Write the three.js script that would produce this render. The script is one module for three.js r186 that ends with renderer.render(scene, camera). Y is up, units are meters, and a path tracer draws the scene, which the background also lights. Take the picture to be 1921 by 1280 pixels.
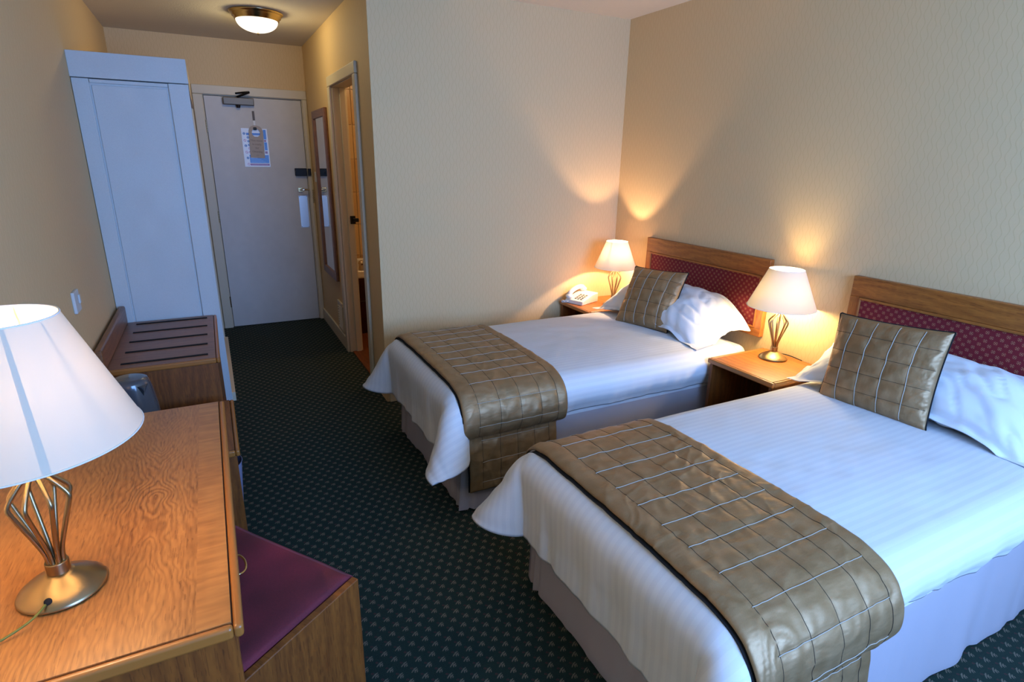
import * as THREE from 'three';
import { RoundedBoxGeometry } from 'three/addons/geometries/RoundedBoxGeometry.js';
import { mergeGeometries } from 'three/addons/utils/BufferGeometryUtils.js';
import { RectAreaLightUniformsLib } from 'three/addons/lights/RectAreaLightUniformsLib.js';

// ---------------------------------------------------------------- camera, sky, daylight, exposure
const scene = new THREE.Scene();
const camera = new THREE.PerspectiveCamera(2 * Math.atan(640 / 1067.06) * 180 / Math.PI, 1921 / 1280, 0.05, 60);
camera.position.set(-2.6143, 1.5173, 3.3931);
camera.rotation.set(-0.3084, -0.4819, 0.0182, 'YXZ');
scene.add(camera);
scene.background = new THREE.Color().setRGB(0.55, 0.85, 1.5);          // overcast blue sky outside the window
const renderer = new THREE.WebGLRenderer({ antialias: true });
renderer.toneMapping = THREE.LinearToneMapping;
renderer.toneMappingExposure = 1.1;
renderer.shadowMap.enabled = true;
RectAreaLightUniformsLib.init();
const WIN = { x0: -2.1, x1: -0.3, y0: 0.85, y1: 2.15, z: 4.6 };        // the window in the wall behind the camera
const daylight = new THREE.RectAreaLight(new THREE.Color().setRGB(0.21, 0.44, 1.0), 20, WIN.x1 - WIN.x0 - 0.1, WIN.y1 - WIN.y0 - 0.1);
daylight.position.set((WIN.x0 + WIN.x1) / 2, (WIN.y0 + WIN.y1) / 2, WIN.z - 0.005);   // RectAreaLight shines along its own -z
daylight.castShadow = true;
scene.add(daylight);

// room planes, metres (origin: floor corner of the papered walls)
const H = 2.413, XL = -3.161, XB = -1.7474, ZD = -2.2537, ZF = WIN.z;
const WARM = new THREE.Color().setRGB(1.0, 0.72, 0.42);
const LAMPW = 1.2, HALLW = 0.62, BATHW = 1.1;

// ---------------------------------------------------------------- small helpers
function rng(seed) { let s = seed >>> 0; return () => { s = (s + 0x6D2B79F5) >>> 0; let t = s; t = Math.imul(t ^ (t >>> 15), t | 1); t ^= t + Math.imul(t ^ (t >>> 7), t | 61); return ((t ^ (t >>> 14)) >>> 0) / 4294967296; }; }
function hash(x, y, s) { let h = Math.imul(x, 374761393) + Math.imul(y, 668265263) + Math.imul(s, 2246822519); h = Math.imul(h ^ (h >>> 13), 1274126177); return ((h ^ (h >>> 16)) >>> 0) / 4294967296; }
const sm = t => t * t * (3 - 2 * t);
const sstep = (a, b, x) => sm(Math.min(1, Math.max(0, (x - a) / (b - a))));
// value noise in -1..1, periodic in px, py when those are given
function vn(x, y, s = 0, px = 0, py = 0) {
  const xi = Math.floor(x), yi = Math.floor(y), fx = sm(x - xi), fy = sm(y - yi);
  const w = (a, p) => p ? ((a % p) + p) % p : a;
  const a = hash(w(xi, px), w(yi, py), s), b = hash(w(xi + 1, px), w(yi, py), s), c = hash(w(xi, px), w(yi + 1, py), s), d = hash(w(xi + 1, px), w(yi + 1, py), s);
  return 2 * (a + (b - a) * fx + (c - a) * fy + (a - b - c + d) * fx * fy) - 1;
}
const names = {};
function numbered(n) { const k = names[n] = (names[n] ?? -1) + 1; return k ? n + '_' + String(k).padStart(3, '0') : n; }
function mesh(name, geo, mat, parent, pos, rot) {
  const m = new THREE.Mesh(geo, mat); m.name = name; m.castShadow = m.receiveShadow = true;
  if (pos) m.position.set(...pos);
  if (rot) m.rotation.set(...rot);
  (parent || scene).add(m); return m;
}
function tag(o, label, category, group) { o.userData.label = label; o.userData.category = category; if (group) o.userData.group = group; return o; }
function thing(name, label, category, pos = [0, 0, 0], ry = 0, group) {
  const o = new THREE.Group(); o.name = numbered(name); o.position.set(...pos); o.rotation.y = ry; scene.add(o);
  return tag(o, label, category, group);
}
function struct(o, label) { o.userData.kind = 'structure'; if (label) o.userData.label = label; return o; }
// uv in metres by the face's direction; u runs along the grain axis where the face holds it
function uvM(geo, grain = 'x', off = [0, 0]) {
  const g = geo.index ? geo.toNonIndexed() : geo, p = g.attributes.position, n = g.attributes.normal, uv = new Float32Array(p.count * 2);
  for (let i = 0; i < p.count; i += 3) {
    let nx = 0, ny = 0, nz = 0;
    for (let k = 0; k < 3; k++) { nx += Math.abs(n.getX(i + k)); ny += Math.abs(n.getY(i + k)); nz += Math.abs(n.getZ(i + k)); }
    const ax = nx > ny && nx > nz ? 'x' : ny > nz ? 'y' : 'z';
    let us = { x: ['z', 'y'], y: ['x', 'z'], z: ['x', 'y'] }[ax];
    if (us[1] === grain) us = [us[1], us[0]];
    for (let k = 0; k < 3; k++) {
      const q = { x: p.getX(i + k), y: p.getY(i + k), z: p.getZ(i + k) };
      uv[2 * (i + k)] = q[us[0]] + off[0]; uv[2 * (i + k) + 1] = q[us[1]] + off[1];
    }
  }
  g.setAttribute('uv', new THREE.BufferAttribute(uv, 2)); return g;
}
// box between two corners, rounded edges, uv in metres
function bx(x0, x1, y0, y1, z0, z1, r = 0.003, grain = 'x', off) {
  const w = x1 - x0, h = y1 - y0, d = z1 - z0; r = Math.min(r, w / 2.1, h / 2.1, d / 2.1);
  const g = r > 0 ? new RoundedBoxGeometry(w, h, d, 2, r) : new THREE.BoxGeometry(w, h, d);
  g.translate((x0 + x1) / 2, (y0 + y1) / 2, (z0 + z1) / 2); return uvM(g, grain, off);
}
const merge = list => mergeGeometries(list.map(g => { const q = g.index ? g.toNonIndexed() : g.clone(); for (const k of Object.keys(q.attributes)) if (!['position', 'normal', 'uv'].includes(k)) q.deleteAttribute(k); return q; }));
const lathe = (pts, seg = 48) => new THREE.LatheGeometry(pts.map(p => new THREE.Vector2(p[0], p[1])), seg);
const tube = (pts, r, n = 40, k = 8, closed = false) => new THREE.TubeGeometry(new THREE.CatmullRomCurve3(pts.map(p => new THREE.Vector3(...p)), closed), n, r, k, closed);
// a sheet of cloth: fn(s, t) -> [x, y, z]; solid of the given thickness (below the surface)
function sheet(nu, nv, fn, thick, uvf) {
  const N = (nu + 1) * (nv + 1), P = new Float32Array(N * 3), UV = new Float32Array(N * 2), I = [];
  for (let i = 0; i <= nu; i++) for (let j = 0; j <= nv; j++) {
    const k = i * (nv + 1) + j, p = fn(i / nu, j / nv); P.set(p, 3 * k); UV.set(uvf ? uvf(i / nu, j / nv) : [i / nu, j / nv], 2 * k);
    if (i < nu && j < nv) I.push(k, k + 1, k + nv + 1, k + 1, k + nv + 2, k + nv + 1);
  }
  const top = new THREE.BufferGeometry(); top.setAttribute('position', new THREE.BufferAttribute(P, 3)); top.setAttribute('uv', new THREE.BufferAttribute(UV, 2)); top.setIndex(I); top.computeVertexNormals();
  if (!thick) return top;
  const n = top.attributes.normal.array, Q = new Float32Array(N * 6), U2 = new Float32Array(N * 4), J = I.slice();
  Q.set(P); U2.set(UV); U2.set(UV, N * 2);
  for (let i = 0; i < N * 3; i++) Q[N * 3 + i] = P[i] - n[i] * thick;
  for (let i = 0; i < I.length; i += 3) J.push(I[i] + N, I[i + 2] + N, I[i + 1] + N);
  const edge = [];
  for (let j = 0; j < nv; j++) edge.push([j + 1, j], [nu * (nv + 1) + j, nu * (nv + 1) + j + 1]);
  for (let i = 0; i < nu; i++) edge.push([i * (nv + 1), (i + 1) * (nv + 1)], [(i + 1) * (nv + 1) + nv, i * (nv + 1) + nv]);
  for (const [a, b] of edge) J.push(a, b, a + N, b, b + N, a + N);
  const g = new THREE.BufferGeometry(); g.setAttribute('position', new THREE.BufferAttribute(Q, 3)); g.setAttribute('uv', new THREE.BufferAttribute(U2, 2)); g.setIndex(J); g.computeVertexNormals(); return g;
}

// ---------------------------------------------------------------- textures
function tex(w, h, fn, srgb = true, rep) {
  const d = new Uint8Array(w * h * 4);
  for (let y = 0; y < h; y++) for (let x = 0; x < w; x++) {
    const c = fn(x / w, y / h, x, y), k = 4 * (y * w + x), g = v => Math.max(0, Math.min(255, Math.round(v)));
    if (typeof c === 'number') d[k] = d[k + 1] = d[k + 2] = g(c); else { d[k] = g(c[0]); d[k + 1] = g(c[1]); d[k + 2] = g(c[2]); }
    d[k + 3] = 255;
  }
  const t = new THREE.DataTexture(d, w, h); t.magFilter = THREE.LinearFilter; t.minFilter = THREE.LinearMipmapLinearFilter; t.generateMipmaps = true;
  t.wrapS = t.wrapT = THREE.RepeatWrapping; if (srgb) t.colorSpace = THREE.SRGBColorSpace;
  if (rep) t.repeat.set(1 / rep[0], 1 / rep[1]);
  t.needsUpdate = true; return t;
}
const mix3 = (a, b, t) => [a[0] + (b[0] - a[0]) * t, a[1] + (b[1] - a[1]) * t, a[2] + (b[2] - a[2]) * t];
function canvasTex(w, h, draw) { const c = document.createElement('canvas'); c.width = w; c.height = h; draw(c.getContext('2d'), w, h); const t = new THREE.CanvasTexture(c); t.colorSpace = THREE.SRGBColorSpace; return t; }
const std = o => new THREE.MeshStandardMaterial(o), phy = o => new THREE.MeshPhysicalMaterial(o);

// wallpaper: wavy hair lines making slender lens shapes, tile 0.088 x 0.13
function paperHeight(u, v) {
  let l = 0;
  for (let k = 0; k < 4; k++) for (const dup of [-1, 0, 1]) {
    const ph = [0, 0.5, 0.25, 0.75][k], cx = (k + 0.5) / 4 + 0.058 * Math.sin(2 * Math.PI * (2 * v + ph)) + dup;
    const d = Math.abs(u - cx) * 0.088; l = Math.max(l, Math.exp(-((d / 0.0011) ** 2)));
  }
  return l;
}
const paperMap = tex(256, 384, (u, v, x, y) => { const l = paperHeight(u, v) * 0.52, n = (hash(x, y, 3) - 0.5) * 7; return mix3([222 + n, 192 + n, 144 + n], [200, 167, 114], l); }, true, [0.088, 0.13]);
const paperBump = tex(256, 384, (u, v, x, y) => 110 + 90 * paperHeight(u, v) + 30 * (hash(x, y, 5) - 0.5), false, [0.088, 0.13]);
const M = {};
M.paper = std({ map: paperMap, bumpMap: paperBump, bumpScale: 0.0003, roughness: 0.72 });
M.ceiling = std({ color: 0xdcd3c4, roughness: 0.95, bumpMap: tex(256, 256, (u, v, x, y) => 128 + 60 * vn(u * 64, v * 64, 4, 64, 64) + 40 * (hash(x, y, 6) - 0.5), false, [0.3, 0.3]), bumpScale: 0.0012 });
M.white = std({ color: 0xdfe2e2, roughness: 0.5, map: tex(256, 256, (u, v, x, y) => { const n = 240 + 3 * vn(u * 5, v * 9, 12, 5, 9) + 6 * (hash(x, y, 2) - 0.5); return [n, n, n]; }, true, [0.7, 0.7]), bumpMap: tex(128, 128, (u, v, x, y) => 128 + 50 * vn(u * 16, v * 60, 7, 16, 60), false, [0.1, 0.1]), bumpScale: 0.0002 });
M.cream = std({ color: 0xd8cbb0, roughness: 0.42 });
M.doorPaint = std({ color: 0xe2dcd4, roughness: 0.5, map: tex(256, 256, (u, v, x, y) => { const n = 238 + 4 * vn(u * 4, v * 7, 31, 4, 7) + 2 * vn(u * 20, v * 20, 32, 20, 20); return [n, n, n]; }, true, [0.8, 0.8]) });
// carpet: sprigs on a staggered lattice, 0.0456 x 0.068, tile of 2 x 2 cells
function carpetMark(u, v) {   // cell coordinates in metres from a sprig's centre -> [beige, red]
  const leaf = (cx, cz, a, l, w) => { const dx = u - cx, dz = v - cz, p = dx * Math.cos(a) + dz * Math.sin(a), q = -dx * Math.sin(a) + dz * Math.cos(a); return (p / l) ** 2 + (q / w) ** 2 < 1; };
  const beige = leaf(-0.0042, 0.0015, -0.75, 0.0048, 0.0014) || leaf(0.0005, 0.004, -1.25, 0.0046, 0.0013) || leaf(0.0042, 0.0022, -0.6, 0.0044, 0.0014) || leaf(0.0036, -0.0028, -0.5, 0.0044, 0.0013) || leaf(-0.0006, -0.0012, -0.9, 0.0046, 0.0013) || leaf(0.005, 0.0062, -1.0, 0.003, 0.0012);
  const red = leaf(-0.0042, -0.0068, 0.6, 0.0034, 0.0026) && !leaf(-0.0042, -0.0068, 0.6, 0.0013, 0.001);
  return [beige, red];
}
const CW = 0.0456 * 2, CH = 0.068 * 2;
M.carpet = std({
  roughness: 1, map: tex(512, 768, (u, v, x, y) => {
    let b = 0, r = 0;
    for (let i = -1; i <= 3; i++) for (let j = -1; j <= 5; j++) { const cx = (i + (j & 1 ? 0.5 : 0)) * 0.0456, cz = j * 0.034; const [B, R] = carpetMark((u * CW - cx - 0.004) / 1.4, (v * CH - cz - 0.004) / 1.4); if (B) b = 1; if (R) r = 1; }
    const n = hash(x >> 1, y >> 1, 8), m = 0.75 + 0.5 * n;
    const c = b ? [116, 107, 90] : r ? [76, 44, 42] : [12, 43, 33]; return [c[0] * m, c[1] * m, c[2] * m];
  }, true, [CW, CH]), bumpMap: tex(256, 256, (u, v, x, y) => 255 * hash(x >> 1, y >> 1, 9), false, [0.12, 0.12]), bumpScale: 0.003
});
// oak veneer, grain along u; tile 0.9 x 0.45
function oak(seed, light, dark) {
  const f = (u, v) => {
    const w = v * 26 + 2.4 * vn(u * 3, v * 5, seed, 3, 5) + 0.9 * vn(u * 7, v * 14, seed + 1, 7, 14);
    const ring = 0.5 + 0.5 * Math.sin(2 * Math.PI * w / 2);
    const pore = vn(u * 30, v * 340, seed + 2, 30, 340), band = vn(u * 2, v * 9, seed + 3, 2, 9), fine = vn(u * 60, v * 170, seed + 4, 60, 170);
    return [0.28 * ring + 0.26 * (0.5 + 0.5 * band) + 0.24 * (0.5 + 0.5 * fine), pore > 0.55 ? 1 : 0];
  };
  return {
    map: tex(1024, 512, (u, v) => { const [t, p] = f(u, v); return mix3(light, dark, Math.min(1, t + 0.35 * p)); }, true, [0.9, 0.45]),
    bump: tex(512, 512, (u, v) => { const [t, p] = f(u, v); return 200 - 60 * p - 60 * t; }, false, [0.9, 0.45])
  };
}
const oakA = oak(40, [146, 84, 28], [86, 42, 10]), oakB = oak(60, [150, 100, 62], [98, 58, 32]);
M.oak = phy({ map: oakA.map, bumpMap: oakA.bump, bumpScale: 0.00025, roughness: 0.5, clearcoat: 0.08, clearcoatRoughness: 0.4 });
const oakC = oak(50, [184, 112, 44], [116, 60, 18]);
M.oakWarm = phy({ map: oakC.map, bumpMap: oakC.bump, bumpScale: 0.00025, roughness: 0.46, clearcoat: 0.12, clearcoatRoughness: 0.4 });
M.oakEdge = phy({ color: 0xa4662a, roughness: 0.4, clearcoat: 0.4, clearcoatRoughness: 0.3 });
M.walnut = phy({ map: oakB.map, bumpMap: oakB.bump, bumpScale: 0.0002, roughness: 0.42, clearcoat: 0.25, clearcoatRoughness: 0.35 });
M.groove = std({ color: 0x3a1f0c, roughness: 0.8 });
// desk top veneer with a swirling knot; uv 0..1 over 1.035 (z) x 0.48 (x)
const KN = { z: 0.54, x: 0.335 };
function deskGrain(u, v) {
  const z = u * 1.035, x = v * 0.48; let dx = x - KN.x, dz = z - KN.z;
  const n1 = vn(z * 5, x * 9, 70), n2 = vn(z * 22, x * 30, 71);
  const fb = vn(z * 2.4, x * 6, 81) + 0.5 * vn(z * 6, x * 15, 82) + 0.22 * vn(z * 15, x * 36, 83) + 0.1 * vn(z * 40, x * 80, 84);
  const r = Math.hypot(dx * 1.05, dz * 0.42) + 0.02 * fb + 0.006 * vn(z * 26, x * 30, 87), t = Math.exp(-((dx / 0.085) ** 2) - ((dz / 0.17) ** 2));
  const w = t * r + (1 - t) * (Math.abs(dx) * 0.8 + 0.026 * fb + 0.03 * vn(z * 1.3 + 4, x * 3, 85));
  return [w, n1, n2, t];
}
const dx0 = x => x - KN.x;
const deskF = (u, v) => {
  const z = u * 1.035, x = v * 0.48;
  if (x > 0.425) {   // cross-figured edge strip of veneer
    const f = vn(z * 90, x * 9, 73), g = vn(z * 200, x * 40, 74), h = vn(z * 14, x * 60, 78); return [0.22 + 0.12 * f + 0.1 * g + 0.08 * h, 0];
  }
  const [w, n1, n2, t] = deskGrain(u, v), k = 125, ring = (0.5 + 0.5 * Math.sin(2 * Math.PI * w * k)) * (0.35 + 0.65 * sstep(-0.3, 0.5, vn(z * 3, x * 8, 86) + 0.9 * Math.exp(-((dx0(x) / 0.1) ** 2))));
  const pore = vn(z * 45, x * 700, 75), band = vn(z * 3, x * 26, 76), fine = vn(z * 50, x * 320, 77);
  return [0.1 + 0.42 * (0.5 + 0.5 * t) * ring ** 2 + 0.2 * (0.5 + 0.5 * band) + 0.14 * fine, pore > 0.6 ? 1 : 0];
};
M.deskTop = phy({ roughness: 0.4, clearcoat: 0.3, clearcoatRoughness: 0.3, map: tex(2048, 1024, (u, v) => { const [t, p] = deskF(u, v); return mix3([190, 130, 68], [112, 62, 26], Math.max(0, Math.min(1, t + 0.25 * p))); }), bumpMap: tex(1024, 512, (u, v) => { const [t, p] = deskF(u, v); return 200 - 70 * t - 60 * p; }, false), bumpScale: 0.0002 });
// fabrics
const weave = tex(256, 256, (u, v, x, y) => 128 + 50 * ((x + y) & 1 ? 1 : -1) + 60 * (hash(x, y, 15) - 0.5), false, [0.06, 0.06]);
M.linen = std({ roughness: 0.85, map: tex(256, 64, (u, v, x, y) => { const s = v < 0.5 ? 1 : 0, n = 4 * (hash(x, y, 14) - 0.5); return s ? [221 + n, 221 + n, 221 + n] : [216 + n, 216 + n, 217 + n]; }, true, [0.1, 0.026]), bumpMap: weave, bumpScale: 0.0002 });
M.sheetPlain = std({ color: 0xdedee0, roughness: 0.85, bumpMap: weave, bumpScale: 0.0002 });
M.valance = std({ color: 0xaca5ab, roughness: 0.9, bumpMap: weave, bumpScale: 0.0003 });
const satinBump = tex(512, 512, (u, v, x, y) => 128 + 55 * vn(u * 26, v * 9, 21, 26, 9) + 35 * vn(u * 60, v * 22, 22, 60, 22) + 12 * (hash(x, y, 23) - 0.5), false, [0.3, 0.3]);
const satinTone = tex(256, 256, (u, v, x, y) => { const n = 8 * vn(u * 10, v * 10, 24, 10, 10) + 9 * (hash(x, y, 25) - 0.5); return [156 + n, 124 + n, 86 + n]; }, true, [0.25, 0.25]);
M.satin = phy({ map: satinTone, roughness: 0.47, metalness: 0.45, bumpMap: satinBump, bumpScale: 0.0012, specularIntensity: 1.0, ior: 1.5, sheen: 0.15, sheenRoughness: 0.35, sheenColor: new THREE.Color(0xd8ccb8) });
M.satinPale = phy({ color: 0xaca292, roughness: 0.4, ior: 1.7 });
M.stitch = std({ color: 0x3a2f22, roughness: 0.9 });
M.black = std({ color: 0x100e0e, roughness: 0.95 });
M.velvet = phy({ roughness: 0.85, map: tex(256, 256, (u, v, x, y) => { const n = 1 + 0.22 * vn(u * 3, v * 2, 26, 3, 2) + 0.1 * vn(u * 7, v * 6, 29, 7, 6) + 0.12 * (hash(x, y, 27) - 0.5); return [120 * n, 36 * n, 50 * n]; }, true, [0.35, 0.35]), sheen: 0.3, sheenRoughness: 0.4, sheenColor: new THREE.Color(0xc08090), bumpMap: weave, bumpScale: 0.0004 });
M.redWeave = std({ roughness: 0.9, map: tex(256, 256, (u, v, x, y) => {
  let on = 0;
  for (const [cx, cy] of [[0, 0], [1, 0], [0, 1], [1, 1], [0.5, 0.5]]) {
    const a = (u - cx), b = (v - cy), d1 = Math.abs(a + b), d2 = Math.abs(a - b), m = Math.max(d1, d2);
    if (m < 0.27 && m > 0.17 && !(Math.abs(a) < 0.05 || Math.abs(b) < 0.05)) on = 1; if (m < 0.09) on = 1;
  }
  const n = 0.85 + 0.3 * hash(x >> 1, y >> 1, 28); return on ? [162 * n, 108 * n, 80 * n] : [116 * n, 20 * n, 30 * n];
}, true, [0.034, 0.034]), bumpMap: weave, bumpScale: 0.0004 });
// metals and others
M.brass = std({ color: new THREE.Color().setRGB(0.34, 0.26, 0.15), metalness: 1, roughness: 0.3 });
M.brassPale = std({ color: new THREE.Color().setRGB(0.62, 0.48, 0.26), metalness: 1, roughness: 0.22 });
M.chrome = std({ color: 0xdddddd, metalness: 1, roughness: 0.12 });
M.steel = std({ color: 0xd5d8dc, metalness: 0.85, roughness: 0.38 });
M.darkIron = std({ color: 0x1a1a1c, metalness: 0.4, roughness: 0.45 });
M.closer = std({ color: 0x6c665e, metalness: 0.6, roughness: 0.45 });
M.shade = phy({ color: 0xdccdb8, roughness: 0.95, transmission: 0.075, thickness: 0, bumpMap: weave, bumpScale: 0.0003, side: THREE.DoubleSide });
M.shadeTrim = std({ color: 0xece7e0, roughness: 0.8 });
M.bulb = std({ color: 0xffffff, emissive: new THREE.Color().setRGB(1.0, 0.78, 0.5), emissiveIntensity: 5 });
M.dome = std({ color: 0xffffff, emissive: new THREE.Color().setRGB(1.0, 0.88, 0.68), emissiveIntensity: 1.6, roughness: 0.3 });
M.plastic = std({ color: 0xe6e2d8, roughness: 0.35 });
M.plasticDark = std({ color: 0x8d887e, roughness: 0.5 });
M.kettle = phy({ color: 0x4c525a, roughness: 0.2, clearcoat: 0.6, clearcoatRoughness: 0.1 });
M.mirror = std({ color: 0xf2f2f2, metalness: 1, roughness: 0.02 });
M.mahogany = phy({ color: 0x6b1f12, roughness: 0.35, map: oakA.map });
M.tile = std({ color: 0xd2b48c, roughness: 0.3 });
M.grout = std({ color: 0xe4d8c4, roughness: 0.9 });
M.porcelain = phy({ color: 0xf2efe8, roughness: 0.15, clearcoat: 0.6 });
M.vinyl = std({ color: 0xd8c8b4, roughness: 0.5, map: oakA.map });
M.binBlue = std({ color: 0x8d8fae, roughness: 0.5 });
M.cordOlive = std({ color: 0x6d6a20, roughness: 0.6 });
M.glass = phy({ color: 0xffffff, transmission: 1, thickness: 0, roughness: 0.0 });

// ---------------------------------------------------------------- the setting
const T = 0.12;
struct(mesh('floor', bx(XL - T, T, -0.06, 0, ZD - T, ZF + T, 0), M.carpet), 'dark green carpet with small beige sprigs');
struct(mesh('ceiling', bx(XL - T, T, H, H + 0.1, ZD - T, ZF + T, 0), M.ceiling), 'off white plaster ceiling');
struct(mesh('wall_left', bx(XL - T, XL, 0, H, ZD - T, ZF, 0), M.paper), 'beige papered wall behind the desk');
struct(mesh('wall_right', bx(0, T, 0, H, ZD - T, ZF, 0), M.paper), 'beige papered wall behind the headboards');
struct(mesh('wall_back', bx(XB, 0, 0, H, -T, 0, 0), M.paper), 'beige papered wall beside the far bed');
const BO = { z0: -1.10, z1: -0.36, y: 1.985 };            // bathroom doorway
struct(mesh('wall_bathroom', merge([bx(XB, XB + 0.1, 0, H, ZD, BO.z0 - 0.03, 0), bx(XB, XB + 0.1, BO.y + 0.03, H, BO.z0 - 0.03, BO.z1 + 0.03, 0), bx(XB, XB + 0.1, 0, H, BO.z1 + 0.03, -T, 0)]), M.paper), 'papered wall of the entrance lobby with the bathroom doorway');
const DX0 = -2.557, DX1 = -1.795, DH = 1.981;               // entrance door
struct(mesh('wall_entrance', merge([bx(XL, DX0 - 0.03, 0, H, ZD - T, ZD, 0), bx(DX0 - 0.03, DX1 + 0.03, DH + 0.03, H, ZD - T, ZD, 0), bx(DX1 + 0.03, XB + 0.1, 0, H, ZD - T, ZD, 0)]), M.paper), 'papered wall around the entrance door');
struct(mesh('wall_front', merge([bx(XL - T, WIN.x0, 0, H, ZF, ZF + T, 0), bx(WIN.x1, T, 0, H, ZF, ZF + T, 0), bx(WIN.x0, WIN.x1, 0, WIN.y0, ZF, ZF + T, 0), bx(WIN.x0, WIN.x1, WIN.y1, H, ZF, ZF + T, 0)]), M.paper), 'papered wall with the window');
{ // window behind the camera
  const w = new THREE.Group(); w.name = 'window_1'; struct(w, 'wide white framed window'); scene.add(w);
  const z = ZF + 0.05;
  mesh('window_frame', merge([bx(WIN.x0, WIN.x0 + 0.05, WIN.y0, WIN.y1, z, z + 0.06, 0.004), bx(WIN.x1 - 0.05, WIN.x1, WIN.y0, WIN.y1, z, z + 0.06, 0.004), bx(WIN.x0 + 0.05, WIN.x1 - 0.05, WIN.y0, WIN.y0 + 0.05, z, z + 0.06, 0.004), bx(WIN.x0 + 0.05, WIN.x1 - 0.05, WIN.y1 - 0.05, WIN.y1, z, z + 0.06, 0.004), bx(-1.225, -1.175, WIN.y0 + 0.05, WIN.y1 - 0.05, z, z + 0.06, 0.004)]), M.white, w);
  mesh('pane', bx(WIN.x0 + 0.05, -1.225, WIN.y0 + 0.05, WIN.y1 - 0.05, z + 0.028, z + 0.032, 0), M.glass, w);
  mesh('pane', bx(-1.175, WIN.x1 - 0.05, WIN.y0 + 0.05, WIN.y1 - 0.05, z + 0.028, z + 0.032, 0), M.glass, w);
}
// skirting boards
const skirt = (n, g) => struct(mesh(n, g, M.cream), 'cream painted skirting board');
skirt('baseboard_back', bx(XB + 0.016, 0, 0, 0.11, 0, 0.015, 0.004));
skirt('baseboard_right', bx(-0.015, 0, 0, 0.11, 0.016, ZF, 0.004));
skirt('baseboard_left', bx(XL, XL + 0.015, 0, 0.11, -0.36, ZF, 0.004));
skirt('baseboard_bathroom', bx(XB - 0.015, XB, 0, 0.11, ZD + 0.02, BO.z0 - 0.075, 0.004));
skirt('baseboard_lobby', bx(XL, -2.66, 0, 0.11, ZD, ZD + 0.015, 0.004));

// entrance door
{
  const d = new THREE.Group(); d.name = 'door_1'; d.position.set(DX0, 0, ZD); struct(d, 'pale flush entrance door with closer, lock and steel finger plate'); scene.add(d);
  const W = DX1 - DX0;
  mesh('leaf', bx(0.003, W - 0.003, 0.006, DH - 0.003, -0.044, 0.0, 0.002, 'y'), M.doorPaint, d);
  for (const y of [0.24, 1.0, 1.74]) for (let k = 0; k < 5; k++) mesh('hinge_knuckle', new THREE.CylinderGeometry(0.006, 0.006, 0.018, 10), M.brass, d, [-0.001, y + k * 0.02 - 0.04, 0.003]);
  const c = new THREE.Group(); c.name = 'door_closer'; d.add(c);
  mesh('housing', bx(0.143, 0.378, 1.915, 1.972, 0, 0.05, 0.006), M.closer, c);
  mesh('spindle_cap', new THREE.CylinderGeometry(0.018, 0.014, 0.024, 16), M.darkIron, c, [0.255, 1.905, 0.028]);
  mesh('arm', tube([[0.255, 1.978, 0.028], [0.30, 1.995, 0.07], [0.345, 2.012, 0.10]], 0.009, 12), M.darkIron, c);
  mesh('link', tube([[0.345, 2.014, 0.10], [0.30, 2.012, 0.06], [0.245, 2.005, 0.026]], 0.007, 12), M.darkIron, c);
  // rim lock
  const l = new THREE.Group(); l.name = 'rim_lock'; d.add(l);
  mesh('lock_case', bx(W - 0.105, W - 0.004, 1.345, 1.412, 0, 0.028, 0.004), M.darkIron, l);
  mesh('knob', new THREE.CylinderGeometry(0.012, 0.012, 0.02, 16), M.darkIron, l, [W - 0.095, 1.378, 0.036], [Math.PI / 2, 0, 0]);
  mesh('keep', bx(W + 0.004, W + 0.03, 1.348, 1.41, 0.013, 0.036, 0.003), M.darkIron, l);
  // lever handle
  const h = new THREE.Group(); h.name = 'lever_handle'; d.add(h);
  mesh('backplate', bx(W - 0.092, W - 0.05, 1.205, 1.245, 0, 0.008, 0.003), M.brassPale, h);
  mesh('lever', tube([[W - 0.07, 1.225, 0.004], [W - 0.07, 1.225, 0.045], [W - 0.05, 1.226, 0.05], [W + 0.0, 1.227, 0.048]], 0.009, 24), M.chrome, h);
  const fp = mesh('finger_plate', bx(W - 0.093, W - 0.018, 0.885, 1.172, 0, 0.003, 0.001, 'y'), M.steel, d);
  for (const [sx, sy] of [[0.086, 1.166], [0.025, 1.166], [0.086, 0.892], [0.025, 0.892]]) mesh('screw', new THREE.CylinderGeometry(0.003, 0.003, 0.002, 8), M.darkIron, fp, [W - sx, sy, 0.0035], [Math.PI / 2, 0, 0]);
  const hk = new THREE.Group(); hk.name = 'hook'; d.add(hk);
  mesh('hook_strap', bx(0.356, 0.374, 1.80, 1.875, 0, 0.005, 0.002), std({ color: 0x5c5048, roughness: 0.5 }), hk);
  mesh('hook_strip', bx(0.357, 0.373, 1.745, 1.80, 0, 0.004, 0.001), M.plastic, hk);
  mesh('hook_tip', bx(0.352, 0.378, 1.722, 1.745, 0, 0.024, 0.004), M.darkIron, hk);
}
{ // safety chain on the frame
  const g = thing('door_chain', 'brass safety chain hanging from the entrance door frame', 'chain', [DX1 + 0.035, 1.24, ZD + 0.013]);
  mesh('chain_plate', bx(-0.009, 0.009, -0.02, 0.03, 0, 0.006, 0.002), M.brassPale, g);
  for (let k = 0; k < 11; k++) mesh('chain_link', new THREE.TorusGeometry(0.006, 0.0018, 6, 12), M.brass, g, [0.001 * Math.sin(k), -0.022 - 0.0105 * k, 0.009], [0, k & 1 ? 1.3 : 0.2, 0]);
}
const arch = (name, list, label) => struct(mesh(name, merge(list), M.cream), label);
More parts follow.
